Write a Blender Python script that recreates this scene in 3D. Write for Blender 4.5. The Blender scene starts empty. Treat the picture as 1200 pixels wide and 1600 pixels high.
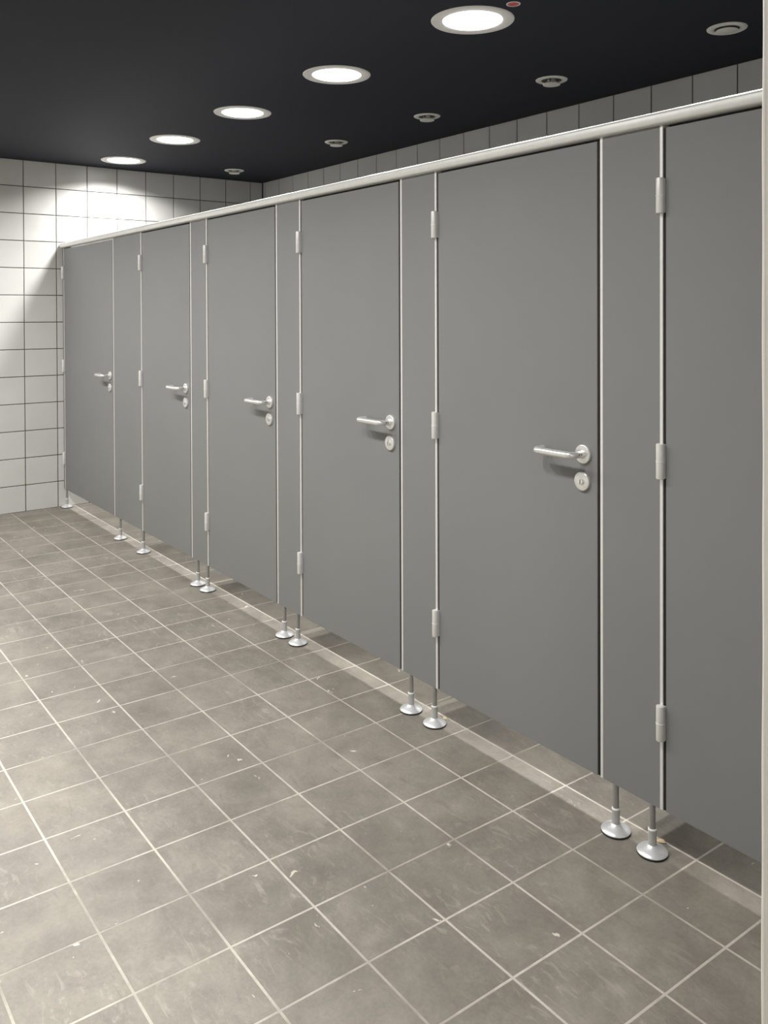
import bpy, bmesh, math, random
from mathutils import Vector, Matrix

random.seed(7)
scene = bpy.context.scene
COL = scene.collection

# ------------------------------------------------------------------ camera
# axes: X along the cubicle fronts towards the camera, Y into the cubicles, Z up
CX, CY, CZ = 6.12187, -1.98838, 1.47006
YAW, PITCH, ROLL = 2.50443, -0.010671, -0.003639
FPX, PX, PY = 1357.567, 599.061, 501.847
cam_data = bpy.data.cameras.new('camera')
cam = bpy.data.objects.new('camera', cam_data)
COL.objects.link(cam)
fw = Vector((math.cos(PITCH) * math.cos(YAW), math.cos(PITCH) * math.sin(YAW), math.sin(PITCH)))
rt = Vector((math.sin(YAW), -math.cos(YAW), 0))
up = rt.cross(fw)
rt2 = math.cos(ROLL) * rt + math.sin(ROLL) * up
up2 = -math.sin(ROLL) * rt + math.cos(ROLL) * up
cam.matrix_world = Matrix(((rt2.x, up2.x, -fw.x, CX), (rt2.y, up2.y, -fw.y, CY),
                           (rt2.z, up2.z, -fw.z, CZ), (0, 0, 0, 1)))
cam_data.sensor_fit = 'HORIZONTAL'
cam_data.sensor_width = 36.0
cam_data.lens = FPX / 1200 * 36.0
cam_data.shift_x = (600 - PX) / 1200
cam_data.shift_y = (PY - 800) / 1200
cam_data.clip_start = 0.02
scene.camera = cam

# ------------------------------------------------------------------ light level
LAMP_WATTS = 23.5             # every downlight in the place is the same lamp
LAMP_SPREAD = (146.0, 154.0)  # beam angle of the reflectors: over the cubicles, over the open floor
LAMP_COLOR = (1.0, 0.98, 0.945)
world = bpy.data.worlds.new('world')
scene.world = world
world.use_nodes = True
world.node_tree.nodes['Background'].inputs[0].default_value = (0.8, 0.85, 1.0, 1)
world.node_tree.nodes['Background'].inputs[1].default_value = 0.0
scene.view_settings.view_transform = 'Standard'
scene.view_settings.look = 'None'
scene.view_settings.gamma = 1.0
scene.view_settings.use_curve_mapping = False
scene.view_settings.exposure = 0.0

# ------------------------------------------------------------------ dimensions
XW = -0.625        # tiled end wall
YB = 1.6963        # tiled wall behind the cubicles
YO = -3.0          # wall across the corridor
ZC = 2.6036        # ceiling
XN = 5.66          # wall beside the camera, far face
XE = 7.6           # wall behind the camera
TF, GX, GY = 0.228854, 4.7601, 0.05483          # floor tile pitch and joints
TW, TH, WZ0, WY0, BX0 = 0.234377, 0.201065, 2.40795, -0.29935, 1.300
YF, YBK = -0.022, 0.006                         # cubicle front: front and back faces
ZB, ZDT, ZPT = 0.137, 1.9535, 1.962             # panel foot, door head, panel head

# ------------------------------------------------------------------ materials
def new_mat(name):
    m = bpy.data.materials.new(name)
    m.use_nodes = True
    nt = m.node_tree
    return m, nt, nt.nodes['Principled BSDF']

def node(nt, typ, **kw):
    n = nt.nodes.new(typ)
    for k, v in kw.items():
        if k in n.inputs:
            n.inputs[k].default_value = v
        else:
            setattr(n, k, v)
    return n

def ramp(nt, fac, stops):
    r = nt.nodes.new('ShaderNodeValToRGB')
    el = r.color_ramp.elements
    while len(el) < len(stops):
        el.new(0.5)
    for e, (p, c) in zip(el, stops):
        e.position = p
        e.color = (c[0], c[1], c[2], 1) if isinstance(c, tuple) else (c, c, c, 1)
    nt.links.new(fac, r.inputs['Fac'])
    return r.outputs['Color']

def mix(nt, mode, fac, a, b):
    n = nt.nodes.new('ShaderNodeMix')
    n.data_type = 'RGBA'
    n.blend_type = mode
    for sock, v in ((n.inputs[0], fac), (n.inputs[6], a), (n.inputs[7], b)):
        if hasattr(v, 'links'):
            nt.links.new(v, sock)
        elif isinstance(v, (int, float)):
            sock.default_value = v if sock.type == 'VALUE' else (v, v, v, 1)
        else:
            sock.default_value = (v[0], v[1], v[2], 1)
    return n.outputs[2]

def position(nt, scale=(1, 1, 1), rot=(0, 0, 0), loc=(0, 0, 0)):
    g = nt.nodes.new('ShaderNodeNewGeometry')
    mp = nt.nodes.new('ShaderNodeMapping')
    mp.inputs['Scale'].default_value = scale
    mp.inputs['Rotation'].default_value = rot
    mp.inputs['Location'].default_value = loc
    nt.links.new(g.outputs['Position'], mp.inputs['Vector'])
    return mp.outputs['Vector']

def noise(nt, vec, scale, detail=4, rough=0.55, dist=0.0):
    n = node(nt, 'ShaderNodeTexNoise', Scale=scale, Detail=detail, Roughness=rough, Distortion=dist)
    nt.links.new(vec, n.inputs['Vector'])
    return n.outputs['Fac']

def bump(nt, bs, height, strength, distance=0.002):
    b = node(nt, 'ShaderNodeBump', Strength=strength, Distance=distance)
    nt.links.new(height, b.inputs['Height'])
    nt.links.new(b.outputs['Normal'], bs.inputs['Normal'])

def plain(name, color, rough=0.5, metal=0.0, var=0.0, nscale=30, spec=0.5):
    m, nt, bs = new_mat(name)
    v = position(nt)
    n = noise(nt, v, nscale, 4)
    lo = tuple(c * (1 - var) for c in color)
    hi = tuple(min(1, c * (1 + var)) for c in color)
    c = ramp(nt, n, [(0.3, lo), (0.7, hi)])
    nt.links.new(c, bs.inputs['Base Color'])
    bs.inputs['Roughness'].default_value = rough
    bs.inputs['Metallic'].default_value = metal
    bs.inputs['Specular IOR Level'].default_value = spec
    return m

M = {}

def floor_tile_mat():
    m, nt, bs = new_mat('floor_tile_stoneware')
    v = position(nt)
    big = noise(nt, v, 1.7, 5, 0.6, 0.6)
    mid = noise(nt, position(nt, (1, 1, 1), (0, 0, 0.5), (3, 1, 0)), 5.5, 12, 0.72, 0.2)
    fine = noise(nt, v, 90, 5, 0.7)
    c = ramp(nt, mid, [(0.32, (0.176, 0.160, 0.138)), (0.5, (0.225, 0.207, 0.179)), (0.68, (0.280, 0.259, 0.223))])
    c = mix(nt, 'MULTIPLY', 0.8, c, ramp(nt, big, [(0.32, (0.80, 0.80, 0.81)), (0.62, (1.06, 1.05, 1.03))]))
    c = mix(nt, 'MULTIPLY', 0.55, c, ramp(nt, fine, [(0.3, 0.82), (0.7, 1.12)]))
    # pale scuffs dragged across the tiles
    sc = noise(nt, position(nt, (3.2, 9.0, 1), (0, 0, 0.55), (5, 2, 0)), 2.4, 7, 0.7, 2.2)
    sc2 = noise(nt, v, 1.3, 2)
    scm = mix(nt, 'MULTIPLY', 1.0, ramp(nt, sc, [(0.54, 0.0), (0.68, 1.0)]), ramp(nt, sc2, [(0.44, 0.0), (0.64, 0.5)]))
    c = mix(nt, 'MIX', scm, c, (0.42, 0.39, 0.335))
    # grey, water-marked blotches
    wt = noise(nt, position(nt, (2.2, 6.0, 1), (0, 0, 0.35), (9, 4, 0)), 2.2, 6, 0.65, 1.5)
    c = mix(nt, 'MIX', mix(nt, 'MULTIPLY', 1.0, ramp(nt, wt, [(0.60, 0.0), (0.68, 1.0)]), 0.40), c, (0.150, 0.133, 0.118))
    # plaster crumbs trodden in
    sp = noise(nt, position(nt, (1, 1, 1), (0, 0, 0.2), (1, 7, 0)), 17, 3, 0.55, 0.8)
    c = mix(nt, 'MIX', ramp(nt, sp, [(0.715, 0.0), (0.735, 0.9)]), c, (0.62, 0.58, 0.50))
    oi = nt.nodes.new('ShaderNodeObjectInfo')
    c = mix(nt, 'MULTIPLY', 1.0, c, ramp(nt, oi.outputs['Random'], [(0.0, 0.955), (1.0, 1.045)]))
    nt.links.new(c, bs.inputs['Base Color'])
    nt.links.new(ramp(nt, mid, [(0.3, 0.52), (0.7, 0.66)]), bs.inputs['Roughness'])
    bs.inputs['Specular IOR Level'].default_value = 0.4
    bump(nt, bs, fine, 0.12, 0.0015)
    return m

def floor_grout_mat():
    m, nt, bs = new_mat('floor_grout')
    v = position(nt)
    a = noise(nt, v, 2.6, 4, 0.6, 0.5)
    b = noise(nt, v, 34, 5, 0.6)
    c = ramp(nt, a, [(0.36, (0.31, 0.288, 0.25)), (0.55, (0.50, 0.465, 0.41))])
    c = mix(nt, 'MULTIPLY', 0.5, c, ramp(nt, b, [(0.3, 0.7), (0.65, 1.1)]))
    nt.links.new(c, bs.inputs['Base Color'])
    bs.inputs['Roughness'].default_value = 0.85
    return m

def wall_tile_mat():
    m, nt, bs = new_mat('wall_tile_glaze')
    v = position(nt)
    a = noise(nt, v, 3.0, 3)
    c = ramp(nt, a, [(0.3, (0.62, 0.617, 0.60)), (0.7, (0.675, 0.672, 0.655))])
    oi = nt.nodes.new('ShaderNodeObjectInfo')
    c = mix(nt, 'MULTIPLY', 1.0, c, ramp(nt, oi.outputs['Random'], [(0.0, 0.965), (1.0, 1.03)]))
    nt.links.new(c, bs.inputs['Base Color'])
    bs.inputs['Roughness'].default_value = 0.28
    bump(nt, bs, noise(nt, v, 6.5, 2), 0.10, 0.01)
    return m

def panel_mat():
    m, nt, bs = new_mat('grey_laminate')
    v = position(nt)
    a = noise(nt, v, 2.0, 3)
    f = noise(nt, v, 260, 2)
    c = ramp(nt, a, [(0.3, (0.196, 0.200, 0.200)), (0.7, (0.207, 0.211, 0.211))])
    nt.links.new(c, bs.inputs['Base Color'])
    bs.inputs['Roughness'].default_value = 0.50
    bs.inputs['Specular IOR Level'].default_value = 0.4
    bump(nt, bs, f, 0.04, 0.0006)
    return m

M['floor_tile'] = floor_tile_mat()
M['floor_grout'] = floor_grout_mat()
M['wall_tile'] = wall_tile_mat()
M['wall_grout'] = plain('wall_grout', (0.085, 0.082, 0.074), 0.85, 0, 0.2, 25)
M['panel'] = panel_mat()
M['ceiling'] = plain('ceiling_paint', (0.0180, 0.0200, 0.0290), 0.75, 0, 0.05, 60, 0.25)
M['alu'] = plain('anodised_aluminium', (0.78, 0.78, 0.755), 0.40, 0.35, 0.03, 40)
M['steel'] = plain('brushed_steel', (0.82, 0.82, 0.81), 0.28, 0.75, 0.03, 60)
M['hinge'] = plain('satin_hinge', (0.70, 0.70, 0.68), 0.42, 0.25, 0.03, 40)
M['collar'] = plain('collar_grey', (0.50, 0.505, 0.505), 0.4, 0.3, 0.03, 40)
M['silver'] = plain('silver_coating', (0.72, 0.73, 0.74), 0.34, 0.40, 0.03, 40)
M['rod'] = plain('rod_steel', (0.36, 0.355, 0.34), 0.42, 0.5, 0.05, 40)
M['white_ring'] = plain('white_nylon', (0.80, 0.80, 0.78), 0.4, 0, 0.02)
M['black'] = plain('black_rubber_gap_shade', (0.012, 0.012, 0.012), 0.7, 0, 0.1)  # rubber pads and small black fittings, also the painted shade in door gaps
M['trim_white'] = plain('white_enamel', (0.78, 0.76, 0.73), 0.4, 0, 0.02)
M['vent_white'] = plain('vent_enamel', (0.85, 0.85, 0.79), 0.45, 0, 0.03)
M['vent_dark'] = plain('vent_shadow_gap', (0.09, 0.085, 0.07), 0.7, 0, 0.1)
M['red'] = plain('red_film', (0.55, 0.045, 0.05), 0.4, 0, 0.35, 140)
M['plaster'] = plain('painted_wall', (0.56, 0.55, 0.52), 0.6, 0, 0.03, 6)
M['brown_wall'] = plain('brown_jamb', (0.19, 0.165, 0.14), 0.6, 0, 0.15, 40)
M['silicone'] = plain('white_silicone', (0.92, 0.90, 0.83), 0.35, 0, 0.03)
M['residue'] = plain('dried_sealant', (0.50, 0.40, 0.27), 0.7, 0, 0.35, 90)

def lamp_mat():
    m = bpy.data.materials.new('lit_diffuser')
    m.use_nodes = True
    nt = m.node_tree
    nt.nodes.clear()
    o = nt.nodes.new('ShaderNodeOutputMaterial')
    e = nt.nodes.new('ShaderNodeEmission')
    e.inputs['Color'].default_value = (*LAMP_COLOR, 1)
    e.inputs['Strength'].default_value = 7.0
    nt.links.new(e.outputs[0], o.inputs[0])
    return m
M['lamp'] = lamp_mat()

# ------------------------------------------------------------------ mesh helpers
def mesh_obj(name, me, parent=None, loc=(0, 0, 0)):
    o = bpy.data.objects.new(name, me)
    COL.objects.link(o)
    o.location = loc
    if parent is not None:
        o.parent = parent
    return o

def finish(bm, name, mat, smooth=False, angle=35):
    me = bpy.data.meshes.new(name)
    bmesh.ops.recalc_face_normals(bm, faces=bm.faces)
    bm.to_mesh(me)
    bm.free()
    me.materials.append(M[mat])
    if smooth:
        for p in me.polygons:
            p.use_smooth = True
        try:
            me.set_sharp_from_angle(angle=math.radians(angle))
        except Exception:
            pass
    return me

def box_bm(x0, x1, y0, y1, z0, z1, bev=0.0, seg=1):
    bm = bmesh.new()
    vs = [bm.verts.new((x, y, z)) for x in (x0, x1) for y in (y0, y1) for z in (z0, z1)]
    for f in ((0, 1, 3, 2), (4, 6, 7, 5), (0, 4, 5, 1), (2, 3, 7, 6), (0, 2, 6, 4), (1, 5, 7, 3)):
        bm.faces.new([vs[i] for i in f])
    if bev:
        bmesh.ops.bevel(bm, geom=list(bm.edges), offset=bev, segments=seg, affect='EDGES', profile=0.5)
    return bm

def box(name, mat, x0, x1, y0, y1, z0, z1, parent=None, bev=0.0, seg=1):
    return mesh_obj(name, finish(box_bm(x0, x1, y0, y1, z0, z1, bev, seg), name, mat, bev > 0 and seg > 1), parent)

def lathe_bm(profile, n=32, axis='Z', bm=None):
    """profile: list of (radius, height); ends with radius 0 are closed to a point, others capped"""
    bm = bm or bmesh.new()
    rings = []
    for r, h in profile:
        ring = []
        if r < 1e-6:
            ring = [bm.verts.new((0, 0, h))]
        else:
            ring = [bm.verts.new((r * math.cos(2 * math.pi * k / n), r * math.sin(2 * math.pi * k / n), h)) for k in range(n)]
        rings.append(ring)
    for a, b in zip(rings, rings[1:]):
        for k in range(n):
            k2 = (k + 1) % n
            if len(a) == 1 and len(b) == 1:
                continue
            if len(a) == 1:
                bm.faces.new((a[0], b[k], b[k2]))
            elif len(b) == 1:
                bm.faces.new((a[k], b[0], a[k2]))
            else:
                bm.faces.new((a[k], b[k], b[k2], a[k2]))
    for ring in (rings[0], rings[-1]):
        if len(ring) > 1:
            bm.faces.new(ring)
    if axis == '-Y':      # height runs out of the door face (towards -Y)
        bmesh.ops.transform(bm, verts=bm.verts, matrix=Matrix.Rotation(math.radians(90), 4, 'X'))
    return bm

def closed_lathe_bm(profile, n=40):
    """ring whose section is a closed polygon"""
    bm = bmesh.new()
    rings = [[bm.verts.new((r * math.cos(2 * math.pi * k / n), r * math.sin(2 * math.pi * k / n), h)) for k in range(n)] for r, h in profile]
    for i in range(len(rings)):
        a, b = rings[i], rings[(i + 1) % len(rings)]
        for k in range(n):
            k2 = (k + 1) % n
            bm.faces.new((a[k], b[k], b[k2], a[k2]))
    return bm

def tube_bm(pts, rad, n=16):
    bm = bmesh.new()
    rings = []
    P = [Vector(p) for p in pts]
    nrm = Vector((0, 0, 1))
    for i, p in enumerate(P):
        t = (P[min(i + 1, len(P) - 1)] - P[max(i - 1, 0)]).normalized()
        b = t.cross(nrm).normalized()
        u = b.cross(t).normalized()
        r = rad[i] if isinstance(rad, (list, tuple)) else rad
        rings.append([bm.verts.new(p + (b * math.cos(2 * math.pi * k / n) + u * math.sin(2 * math.pi * k / n)) * r) for k in range(n)])
    for a, c in zip(rings, rings[1:]):
        for k in range(n):
            k2 = (k + 1) % n
            bm.faces.new((a[k], a[k2], c[k2], c[k]))
    bm.faces.new(rings[0])
    bm.faces.new(rings[-1])
    return bm

def extrude_x_bm(section, x0, x1):
    """section: closed list of (y, z)"""
    bm = bmesh.new()
    a = [bm.verts.new((x0, y, z)) for y, z in section]
    b = [bm.verts.new((x1, y, z)) for y, z in section]
    n = len(section)
    for i in range(n):
        j = (i + 1) % n
        bm.faces.new((a[i], a[j], b[j], b[i]))
    bm.faces.new(a)
    bm.faces.new(b)
    return bm

def empty(name, loc=(0, 0, 0)):
    o = bpy.data.objects.new(name, None)
    COL.objects.link(o)
    o.location = loc
    o.empty_display_size = 0.05
    return o

def tag(o, label, cat, group=None):
    o['label'] = label
    o['category'] = cat
    if group:
        o['group'] = group
    return o

def structure(o):
    o['kind'] = 'structure'
    return o

def tile_geo(w, h, t, ch, verts=None, faces=None, origin=(0, 0, 0), frame='XY'):
    """a tile with a small chamfer; (u, v) in plane, n outwards"""
    verts = [] if verts is None else verts
    faces = [] if faces is None else faces
    b = len(verts)
    def put(u, v, n):
        ox, oy, oz = origin
        if frame == 'XY':
            verts.append((ox + u, oy + v, oz + n))
        elif frame == 'YZ':          # faces +X
            verts.append((ox + n, oy + u, oz + v))
        else:                        # 'XZ', faces -Y
            verts.append((ox + u, oy - n, oz + v))
    for (d, n) in ((0, 0), (0, t - ch), (ch, t)):
        for (u, v) in ((d, d), (w - d, d), (w - d, h - d), (d, h - d)):
            put(u, v, n)
    for k in range(4):
        k2 = (k + 1) % 4
        for s in (0, 4):
            f = (b + s + k, b + s + k2, b + s + 4 + k2, b + s + 4 + k)
            faces.append(f if frame != 'XZ' or True else f[::-1])
    faces.append((b + 8, b + 9, b + 10, b + 11))
    return verts, faces

def tile_mesh(name, mat, verts, faces):
    me = bpy.data.meshes.new(name)
    me.from_pydata(verts, [], faces)
    me.materials.append(M[mat])
    me.validate()
    return me

def to_px(p):
    d = Vector(p) - Vector((CX, CY, CZ))
    z = d.dot(fw)
    if z < 0.05:
        return None
    return PX + FPX * d.dot(rt2) / z, PY - FPX * d.dot(up2) / z, z

# ------------------------------------------------------------------ floor
floor = structure(box('floor', 'floor_grout', XW - 0.05, XE, YO - 0.05, YB + 0.05, -0.12, -0.0004))
JF = 0.0064
def span(lo, hi, j0, pitch):
    k = math.ceil((lo - j0) / pitch - 1e-6)
    js = []
    while j0 + k * pitch < hi:
        js.append(j0 + k * pitch)
        k += 1
    edges = ([lo] if not js or js[0] - lo > 0.03 else []) + js
    cells = []
    for i, a in enumerate(edges):
        b = edges[i + 1] if i + 1 < len(edges) else hi
        if b - a > 0.03:
            cells.append((a, b))
    return cells
cells = [(a, b, c, d) for a, b in span(XW + 0.009, XE, GX, TF) for c, d in span(YO + 0.009, YB - 0.009, GY, TF)]
def view_area(c):
    a, b, y0, y1 = c
    q = to_px(((a + b) / 2, (y0 + y1) / 2, 0))
    if q is None or not (-130 < q[0] < 1330 and -50 < q[1] < 1760):
        return 0
    if y0 > 0.32:
        return 0
    return (b - a) * (y1 - y0) / q[2] ** 3
order = sorted(cells, key=view_area, reverse=True)
shared = {}
rest_v, rest_f = [], []
for n, c in enumerate(order):
    a, b, y0, y1 = c
    w, h = b - a - JF, y1 - y0 - JF
    dz = random.uniform(-0.00008, 0.00008)
    if n < 290 and view_area(c) > 0:
        key = (round(w, 3), round(h, 3))
        if key not in shared:
            v, f = tile_geo(w, h, 0.008, 0.0003, origin=(-w / 2, -h / 2, -0.008), frame='XY')
            shared[key] = tile_mesh('floor_tile', 'floor_tile', v, f)
        mesh_obj('floor_tile', shared[key], floor, ((a + b) / 2, (y0 + y1) / 2, dz))
    else:
        tile_geo(w, h, 0.008, 0.0003, rest_v, rest_f, (a + JF / 2, y0 + JF / 2, -0.008 + dz), 'XY')
o = mesh_obj('floor_tiling', tile_mesh('floor_tiling', 'floor_tile', rest_v, rest_f), floor)
o['kind'] = 'stuff'

# ------------------------------------------------------------------ ceiling and walls
ceiling = structure(box('ceiling', 'ceiling', XW - 0.05, XE, YO - 0.05, YB + 0.05, ZC, ZC + 0.12))
JW = 0.0060
TT = 0.008        # tile thickness, proud of the grout bed
zrows = span(0.0, ZC - 0.001, WZ0 - 12 * TH, TH)
wall_end = structure(box('wall_left', 'wall_grout', XW - 0.12, XW - 0.003, YO, YB, 0.0, ZC))
shared = {}
for (y0, y1) in span(YO, YB - 0.004, WY0, TW):
    for (z0, z1) in zrows:
        w, h = y1 - y0 - JW, z1 - z0 - JW
        key = (round(w, 3), round(h, 3))
        if key not in shared:
            v, f = tile_geo(w, h, TT, 0.0014, origin=(-TT, -w / 2, -h / 2), frame='YZ')
            shared[key] = tile_mesh('wall_tile', 'wall_tile', v, f)
        t = mesh_obj('wall_tile', shared[key], wall_end, (XW + random.uniform(-0.0003, 0.0003), (y0 + y1) / 2, (z0 + z1) / 2))
        t.rotation_euler = (0, random.uniform(-0.002, 0.002), random.uniform(-0.002, 0.002))
wall_back = structure(box('wall_back', 'wall_grout', XW, XN, YB + 0.003, YB + 0.12, 0.0, ZC))
shared = {}
rest_v, rest_f = [], []
for (x0, x1) in span(XW + 0.004, XN, BX0, TW):
    for (z0, z1) in zrows:
        w, h = x1 - x0 - JW, z1 - z0 - JW
        if z1 > 1.9:
            key = (round(w, 3), round(h, 3))
            if key not in shared:
                v, f = tile_geo(w, h, TT, 0.0014, origin=(-w / 2, TT, -h / 2), frame='XZ')
                shared[key] = tile_mesh('wall_tile', 'wall_tile', v, f)
            t = mesh_obj('wall_tile', shared[key], wall_back, ((x0 + x1) / 2, YB + random.uniform(-0.0003, 0.0003), (z0 + z1) / 2))
            t.rotation_euler = (random.uniform(-0.002, 0.002), 0, random.uniform(-0.002, 0.002))
        else:
            tile_geo(w, h, TT, 0.0014, rest_v, rest_f, (x0 + JW / 2, YB + TT, z0 + JW / 2), 'XZ')
o = mesh_obj('wall_tiling', tile_mesh('wall_tiling', 'wall_tile', rest_v, rest_f), wall_back)
o['kind'] = 'stuff'
structure(box('wall_opposite', 'plaster', XW, XE, YO - 0.12, YO, 0.0, ZC))
structure(box('wall_rear', 'plaster', XE - 0.10, XE, YO, YB, 0.0, ZC))
# wall end beside the camera: brown jamb with a metal corner and a wavy bead of sealant
YJ = -1.1875
wall_right = structure(box('wall_right', 'brown_wall', XN + 0.0075, XN + 0.15, YJ + 0.0006, YB, 0.0, ZC))
box('tiled_face', 'plaster', XN + 0.001, XN + 0.0075, YJ + 0.006, YB, 0.0, ZC, wall_right)
trim = structure(box('trim_1', 'trim_white', XN + 0.0028, XN + 0.0075, YJ, YJ + 0.006, 0.0, ZC, None, 0.0008))
pts = []
zz = 0.0
while zz < ZC:
    wob = 0.0005 * math.sin(zz * 9) + 0.0004 * math.sin(zz * 31 + 1)
    if zz > 1.75:
        wob += 0.0006 * math.sin(zz * 23)
    pts.append((XN + 0.0022 - wob * 0.6, YJ + 0.0012 - wob * 0.4, zz))
    zz += 0.03
pts.append((XN + 0.0022, YJ + 0.0012, ZC))
bead = bmesh.new()
rings = []
for p in pts:
    rings.append([bead.verts.new((p[0] + 0.0018 * math.cos(k * math.pi / 4), p[1] + 0.0018 * math.sin(k * math.pi / 4), p[2])) for k in range(8)])
for a, b in zip(rings, rings[1:]):
    for k in range(8):
        bead.faces.new((a[k], a[(k + 1) % 8], b[(k + 1) % 8], b[k]))
mesh_obj('sealant_bead', finish(bead, 'sealant_bead', 'silicone', True), trim)

# ------------------------------------------------------------------ cubicle front
PIL = [(0.485, 0.988), (1.703, 1.914), (2.643, 2.858), (3.572, 3.780), (4.502, 4.711), (5.440, XN - 0.002)]
FEET = [(0.570, 0.972), (1.762, 1.884), (2.690, 2.808), (3.617, 3.752), (4.549, 4.671), (5.49, 5.61)]
HINGE_Z = (1.775, 1.071, 0.373)
GAP_L, GAP_R = 0.011, 0.009        # lock-side and hinge-side gaps
doors = []
left = -0.586
for (a, b) in PIL:
    doors.append((left + GAP_R, a - GAP_L))
    left = b

def add_hinges(p, w):
    for hz in HINGE_Z:
        h = mesh_obj('hinge', knuckle_me, p, (w - 0.0022, -HR * 0.75, hz))
        mesh_obj('hinge_ring', hring_me, h)
        mesh_obj('hinge_leaf', leaf_me, h)

# shared meshes
foot_me = finish(lathe_bm([(0.0405, 0.004), (0.0415, 0.0065), (0.0395, 0.0095), (0.029, 0.0145), (0.017, 0.0200), (0.0122, 0.0245), (0.0105, 0.026)], 40), 'foot', 'silver', True, 50)
collar_me = finish(lathe_bm([(0.0120, 0.0235), (0.0112, 0.028), (0.0112, 0.064)], 28), 'collar', 'collar', True, 50)
pad_me = finish(lathe_bm([(0.039, 0.0005), (0.0415, 0.0012), (0.0415, 0.0042), (0.039, 0.0045)], 40), 'rubber_pad', 'black', True)
ring_me = finish(lathe_bm([(0.0108, 0.0635), (0.0118, 0.0645), (0.0118, 0.067), (0.0105, 0.0685)], 28), 'collar_ring', 'white_ring', True)
rod_me = finish(lathe_bm([(0.0085, 0.06), (0.0085, ZB + 0.001)], 24), 'rod', 'rod', True)
def add_foot(x, parent):
    f = mesh_obj('foot', foot_me, parent, (x - parent.location.x, -0.0135 - parent.location.y, 0))
    for nme, me in (('rubber_pad', pad_me), ('collar', collar_me), ('collar_ring', ring_me), ('rod', rod_me)):
        mesh_obj(nme, me, f)
    return f

HR, HL = 0.0112, 0.047
knuckle_me = finish(lathe_bm([(HR - 0.002, -HL), (HR - 0.0004, -HL + 0.0008), (HR, -HL + 0.002), (HR, -0.0014), (HR - 0.001, -0.0008), (HR - 0.001, 0.0008), (HR, 0.0014), (HR, HL - 0.002), (HR - 0.0004, HL - 0.0008), (HR - 0.002, HL)], 28), 'hinge', 'hinge', True, 40)
hring_me = finish(lathe_bm([(HR - 0.003, -0.0014), (HR + 0.0007, -0.0012), (HR + 0.0007, 0.0012), (HR - 0.003, 0.0014)], 28), 'hinge_ring', 'white_ring', True)
leaf_me = finish(box_bm(0.0024, 0.0110, 0.002, 0.016, -HL + 0.002, HL - 0.002), 'hinge_leaf', 'silver')

rose_me = finish(lathe_bm([(0.0275, 0.0), (0.0275, 0.0065), (0.0268, 0.0078), (0.0255, 0.0084), (0.0135, 0.0086), (0.0125, 0.0086), (0.0122, 0.0150), (0.0105, 0.0165)], 40, '-Y'), 'rose', 'steel', True, 40)
def lever_pts():
    p = [(0, 0.0, 0), (0, -0.018, 0), (0, -0.036, 0)]
    r = 0.019
    for k in range(1, 9):
        a = k / 8 * math.pi / 2
        p.append((-r + r * math.cos(a), -0.036 - r * math.sin(a), 0))
    p.append((-0.05, -0.0555, 0)); p.append((-0.09, -0.0560, 0)); p.append((-0.122, -0.0555, 0))
    r2 = 0.018
    for k in range(1, 9):
        a = k / 8 * math.pi / 2
        p.append((-0.126 - r2 * math.sin(a), -0.055 + r2 * (1 - math.cos(a)), 0))
    p.append((-0.144, -0.029, 0)); p.append((-0.144, -0.016, 0))
    return p
lp = lever_pts()
lever_me = finish(tube_bm(lp, [0.0098 if i < 3 else 0.0106 for i in range(len(lp))], 20), 'lever', 'steel', True, 50)
screw_me = finish(lathe_bm([(0.0022, 0.0), (0.0022, 0.0006)], 10, '-Y'), 'set_screw', 'black')
lrose_me = finish(lathe_bm([(0.0275, 0.0), (0.0275, 0.0065), (0.0268, 0.0078), (0.0255, 0.0084), (0.0125, 0.0086), (0.0118, 0.0070)], 40, '-Y'), 'lock_rose', 'steel', True, 40)
knob_me = finish(lathe_bm([(0.0092, 0.006), (0.0092, 0.0125), (0.0082, 0.0138), (0.0, 0.0142)], 24, '-Y'), 'lock_disc', 'steel', True, 40)
slot_me = finish(box_bm(-0.0011, 0.0011, -0.0146, -0.0139, -0.0065, 0.0065), 'lock_slot', 'black')

DOOR_LABELS = [
    'wide grey laminate cubicle door next to the tiled end wall',
    'grey laminate cubicle door just right of the widest fixed panel, second from the end wall',
    'grey laminate cubicle door, third from the tiled end wall',
    'grey laminate cubicle door, fourth from the tiled end wall, middle of the picture',
    'large grey cubicle door, nearest one showing its whole face and lever handle',
    'grey cubicle door cut off by the right edge of the picture, no handle showing',
]
for i, (a, b) in enumerate(doors):
    d = tag(empty('toilet_stall_front', (a, YF, 0)), DOOR_LABELS[i], 'door', 'cubicle doors in one row')
    box('panel', 'panel', 0, b - a, 0, YBK - YF, ZB, ZDT, d, 0.0012)
    xr = (b - a) - 0.049
    r = mesh_obj('handle_rose', rose_me, d, (xr, 0, 1.055))
    mesh_obj('lever', lever_me, r)
    for sy in (-0.0215, -0.0300):
        s = mesh_obj('set_screw', screw_me, r, (0.0094, sy, 0.0012))
        s.rotation_euler = (0, 0, math.radians(90))
    lk = mesh_obj('lock_rose', lrose_me, d, (xr - 0.003, 0, 0.976))
    kb = mesh_obj('lock_disc', knob_me, lk)
    sl = mesh_obj('lock_slot', slot_me, lk)
    sl.rotation_euler = (0, math.radians((0, 8, -5, 0, 3, 0)[i]), 0)

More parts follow.
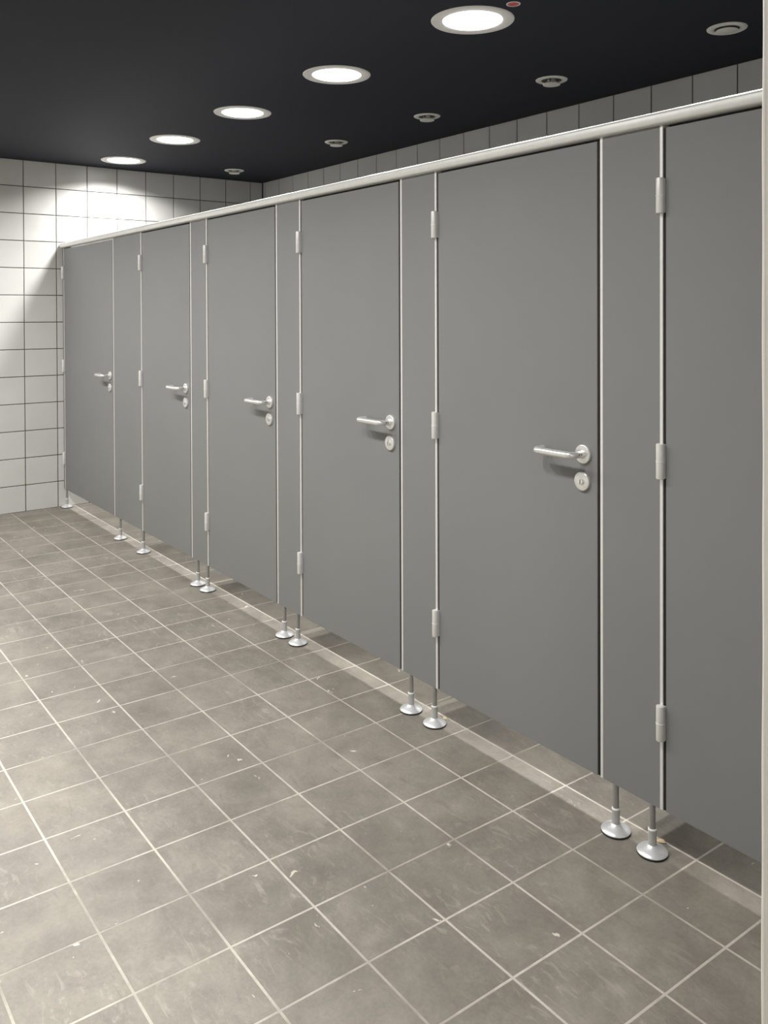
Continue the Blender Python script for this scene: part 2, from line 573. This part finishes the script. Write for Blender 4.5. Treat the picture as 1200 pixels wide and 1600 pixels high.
PIL_LABELS = [
    'widest fixed grey panel, right of the door by the tiled end wall',
    'narrow fixed grey panel between the second and third doors from the end wall',
    'narrow fixed grey panel between the third and fourth doors from the end wall',
    'narrow fixed grey panel on two feet left of the nearest whole door',
    'narrow fixed grey panel on two feet right of the nearest whole door',
    'fixed grey panel against the side wall past the last door',
]
for i, (a, b) in enumerate(PIL):
    p = tag(empty('stall_screen', (a, YF, 0)), PIL_LABELS[i], 'panel', 'fixed panels between cubicle doors')
    w = b - a
    e = 0.0095
    box('board', 'panel', e, w - e, 0.0004, YBK - YF, ZB, ZPT - 0.0001, p)
    box('edge_profile', 'alu', 0, e, -0.0008, YBK - YF + 0.001, ZB, ZPT - 0.0001, p, 0.0008)
    box('edge_profile', 'alu', w - e, w, -0.0008, YBK - YF + 0.001, ZB, ZPT - 0.0001, p, 0.0008)
    box('gap_shade_strip', 'black', -GAP_L + 0.0002, -0.0002, 0.004, YBK - YF, ZB + 0.001, ZDT, p)  # black strip added to fill the lock-side gap, standing for its shade
    if i < 5:
        add_hinges(p, w)
        box('gap_shade_strip', 'black', w + 0.0002, w + GAP_R - 0.0002, 0.004, YBK - YF, ZB + 0.001, ZDT, p)  # black filler put in so the hinge-side gap reads as shade
        for fx in FEET[i]:
            add_foot(fx, p)

# narrow stile fixed to the end wall
p = tag(empty('wall_screen', (XW + 0.003, YF, 0)), 'narrow grey stile with aluminium edge fixed to the tiled end wall', 'panel')
sw = -0.586 - (XW + 0.003)
box('board', 'panel', 0, sw - 0.008, 0.0004, YBK - YF, ZB, ZPT - 0.0001, p)
box('edge_profile', 'alu', sw - 0.008, sw, -0.0008, YBK - YF + 0.001, ZB, ZPT - 0.0001, p, 0.0008)
box('gap_shade_strip', 'black', sw + 0.0002, sw + GAP_R - 0.0002, 0.004, YBK - YF, ZB + 0.001, ZDT, p)  # added black filler, shade of the gap beside the stile
add_foot(-0.580, p)
add_hinges(p, sw)

# head rail: rounded aluminium profile over all cubicles
zr0, zr1 = ZPT, 1.9985
sec = [(0.012, zr0), (-0.027, zr0)]
cy_, cz_, ry, rz = -0.027, (zr0 + zr1) / 2 - 0.001, 0.017, (zr1 - zr0) / 2 - 0.001
for k in range(1, 20):
    a = -math.pi / 2 + k / 20 * math.pi
    ca, sa = math.cos(a), math.sin(a)
    sec.append((cy_ - ry * math.copysign(abs(ca) ** 0.62, ca), cz_ + rz * math.copysign(abs(sa) ** 0.62, sa)))
sec += [(-0.022, zr1 - 0.002), (-0.022, zr1), (0.012, zr1)]
rail = tag(empty('head_rail', (XW + 0.003, 0, 0)), 'long rounded aluminium rail running along the tops of all the cubicle doors', 'rail')
L = XN - XW - 0.005
mesh_obj('rail_profile', finish(extrude_x_bm(sec, 0, L), 'rail_profile', 'alu', True, 40), rail)
def head_gap_shade(x0, x1):
    box('gap_shade_strip', 'black', x0 - rail.location.x, x1 - rail.location.x, -0.008, 0.004, ZDT + 0.0004, ZPT - 0.0002, rail)  # black strip added above the door, painting the gap's shade under the rail
head_gap_shade(-0.577, -0.49)
for a, b in doors[1:]:
    head_gap_shade(a, b)

# partitions between the cubicles, standing behind the panels
DIV_X = [0.80, 1.800, 2.740, 3.668, 4.600]
for i, x in enumerate(DIV_X):
    dv = tag(empty('stall_divider', (x, 0, 0)), 'grey dividing wall between two cubicles, behind the %s fixed panel from the end wall' % ('first', 'second', 'third', 'fourth', 'fifth')[i], 'partition', 'dividers between the cubicles')
    box('board', 'panel', -0.014, 0.014, YBK + 0.002, YB - 0.010, ZB, 1.9985, dv, 0.001)
    ft = mesh_obj('foot', foot_me, dv, (0, 1.30, 0))
    for nme, me in (('rubber_pad', pad_me), ('collar', collar_me), ('collar_ring', ring_me), ('rod', rod_me)):
        mesh_obj(nme, me, ft)

# ------------------------------------------------------------------ downlights
RO, RI = 0.162, 0.116
lring_me = finish(closed_lathe_bm([(RI, -0.001), (RI + 0.004, -0.0045), (RO - 0.010, -0.0055), (RO - 0.003, -0.0045), (RO, -0.001), (RO, 0.0), (RI, 0.0)][::-1], 64), 'trim_ring', 'trim_white', True, 40)
ldiff_me = finish(lathe_bm([(RI, -0.0005), (RI - 0.006, -0.0042), (RI * 0.8, -0.0060), (RI * 0.5, -0.0072), (0.0, -0.0078)], 48), 'diffuser', 'lamp', True, 60)
def downlight(x, y, label, group, spread=LAMP_SPREAD[1]):
    t = tag(empty('ceiling_downlight', (x, y, ZC)), label, 'light', group)
    mesh_obj('trim_ring', lring_me, t)
    df = mesh_obj('diffuser', ldiff_me, t)
    ld = bpy.data.lights.new('downlight_beam', 'AREA')
    ld.shape = 'DISK'
    ld.size = 2 * RI - 0.01
    ld.energy = LAMP_WATTS
    ld.color = LAMP_COLOR
    ld.spread = math.radians(spread)
    lo = bpy.data.objects.new('downlight_beam', ld)
    COL.objects.link(lo)
    lo.parent = df
    lo.location = (0, 0, -0.0095)
ROW_A = [-0.225, 0.727, 1.678, 2.646, 3.604]
A_LABELS = ['lit round downlight nearest the tiled end wall, leftmost of the row',
            'lit round downlight, second from the tiled end wall',
            'lit round downlight in the middle of the visible row of five',
            'lit round downlight, fourth from the tiled end wall, second largest in view',
            'largest and nearest lit round downlight, beside a small red disc']
for x, lb in zip(ROW_A, A_LABELS):
    downlight(x, 0.312, lb, 'downlights in a row over the cubicles', LAMP_SPREAD[0])
downlight(4.562, 0.312, 'lit round downlight over the last cubicles, above the top edge of the picture', 'downlights in a row over the cubicles', LAMP_SPREAD[0])
for x, nth in zip((-0.225, 0.727, 1.678, 2.646, 3.604, 4.562), ('nearest to', 'second from', 'third from', 'fourth from', 'fifth from', 'farthest from')):
    downlight(x, -1.47, 'lit round downlight in the outer row over the open floor, %s the end wall' % nth, 'downlights over the open floor')

downlight(6.85, -2.25, 'added unseen fill downlight behind the camera, brightening the right-hand jamb', 'downlights over the open floor')  # unseen lamp added behind the camera to brighten the jamb

# ------------------------------------------------------------------ air valves
VO = 0.0775
vflange_me = finish(closed_lathe_bm([(0.050, 0.0), (0.049, -0.004), (0.056, -0.0065), (0.070, -0.0065), (VO - 0.001, -0.003), (VO, 0.0)][::-1], 48), 'flange', 'vent_white', True, 40)
vthroat_me = finish(lathe_bm([(0.0495, -0.0006), (0.0, -0.0012)], 40), 'throat', 'vent_dark', True)
def vcone(drop):
    return finish(lathe_bm([(0.020, -0.001), (0.022, -drop * 0.35), (0.040, -drop * 0.75), (0.0425, -drop * 0.9), (0.041, -drop), (0.0, -drop - 0.002)], 40), 'valve_disc', 'vent_white', True, 40)
cone_open, cone_shut = vcone(0.026), vcone(0.011)
vpin_me = finish(box_bm(-0.003, 0.003, -0.05, -0.044, -0.016, -0.004), 'stop_pin', 'black')
VENTS = [(-0.166, 1.190), (1.274, 1.215), (2.217, 1.222), (3.184, 1.216), (4.132, 1.205)]
V_LABELS = ['small round pale air valve on the ceiling near the tiled corner',
            'round pale air valve with dropped disc, second from the tiled corner',
            'round pale air valve with dropped disc, middle of the five along the ceiling',
            'round pale air valve with dropped disc, second nearest, above the head rail',
            'nearest and largest round air valve, its disc nearly closed']
for i, (x, y) in enumerate(VENTS):
    v = tag(empty('air_valve', (x, y, ZC)), V_LABELS[i], 'vent', 'air valves along the ceiling')
    mesh_obj('flange', vflange_me, v)
    mesh_obj('throat', vthroat_me, v)
    mesh_obj('valve_disc', cone_shut if i == 4 else cone_open, v)
    if i in (1, 2, 3):
        q = mesh_obj('stop_pin', vpin_me, v)
        q.rotation_euler = (0, 0, math.radians(35))

# small red disc beside the nearest downlight
rd = tag(empty('red_disc', (3.826, 0.312, ZC)), 'small red disc with pale rim on the ceiling beside the nearest downlight', 'sticker')
mesh_obj('rim', finish(closed_lathe_bm([(0.021, 0), (0.021, -0.002), (0.026, -0.002), (0.026, 0)][::-1], 32), 'rim', 'trim_white', True, 40), rd)
mesh_obj('film', finish(lathe_bm([(0.0215, -0.0006), (0.0215, -0.0017), (0.0, -0.0020)], 32), 'film', 'red', True, 40), rd)

# crumbs of dried sealant left on the floor by the feet
def residue(x, y, r, label):
    bm = bmesh.new()
    bmesh.ops.create_icosphere(bm, subdivisions=2, radius=1.0)
    rnd = random.Random(int(x * 100))
    for v in bm.verts:
        k = 0.75 + 0.5 * rnd.random()
        v.co = Vector((v.co.x * r * k * 1.3, v.co.y * r * k, max(0.0, v.co.z) * 0.005 * k))
    o = mesh_obj('sealant_crumb', finish(bm, 'sealant_crumb', 'residue', True, 60), None, (x, y, 0.0003))
    tag(o, label, 'residue', 'dried sealant crumbs by the feet')
residue(4.655, 0.050, 0.011, 'crumb of dried brownish sealant on the floor behind the nearest pair of feet')
residue(3.742, 0.045, 0.009, 'crumb of dried brownish sealant behind the second nearest pair of feet')
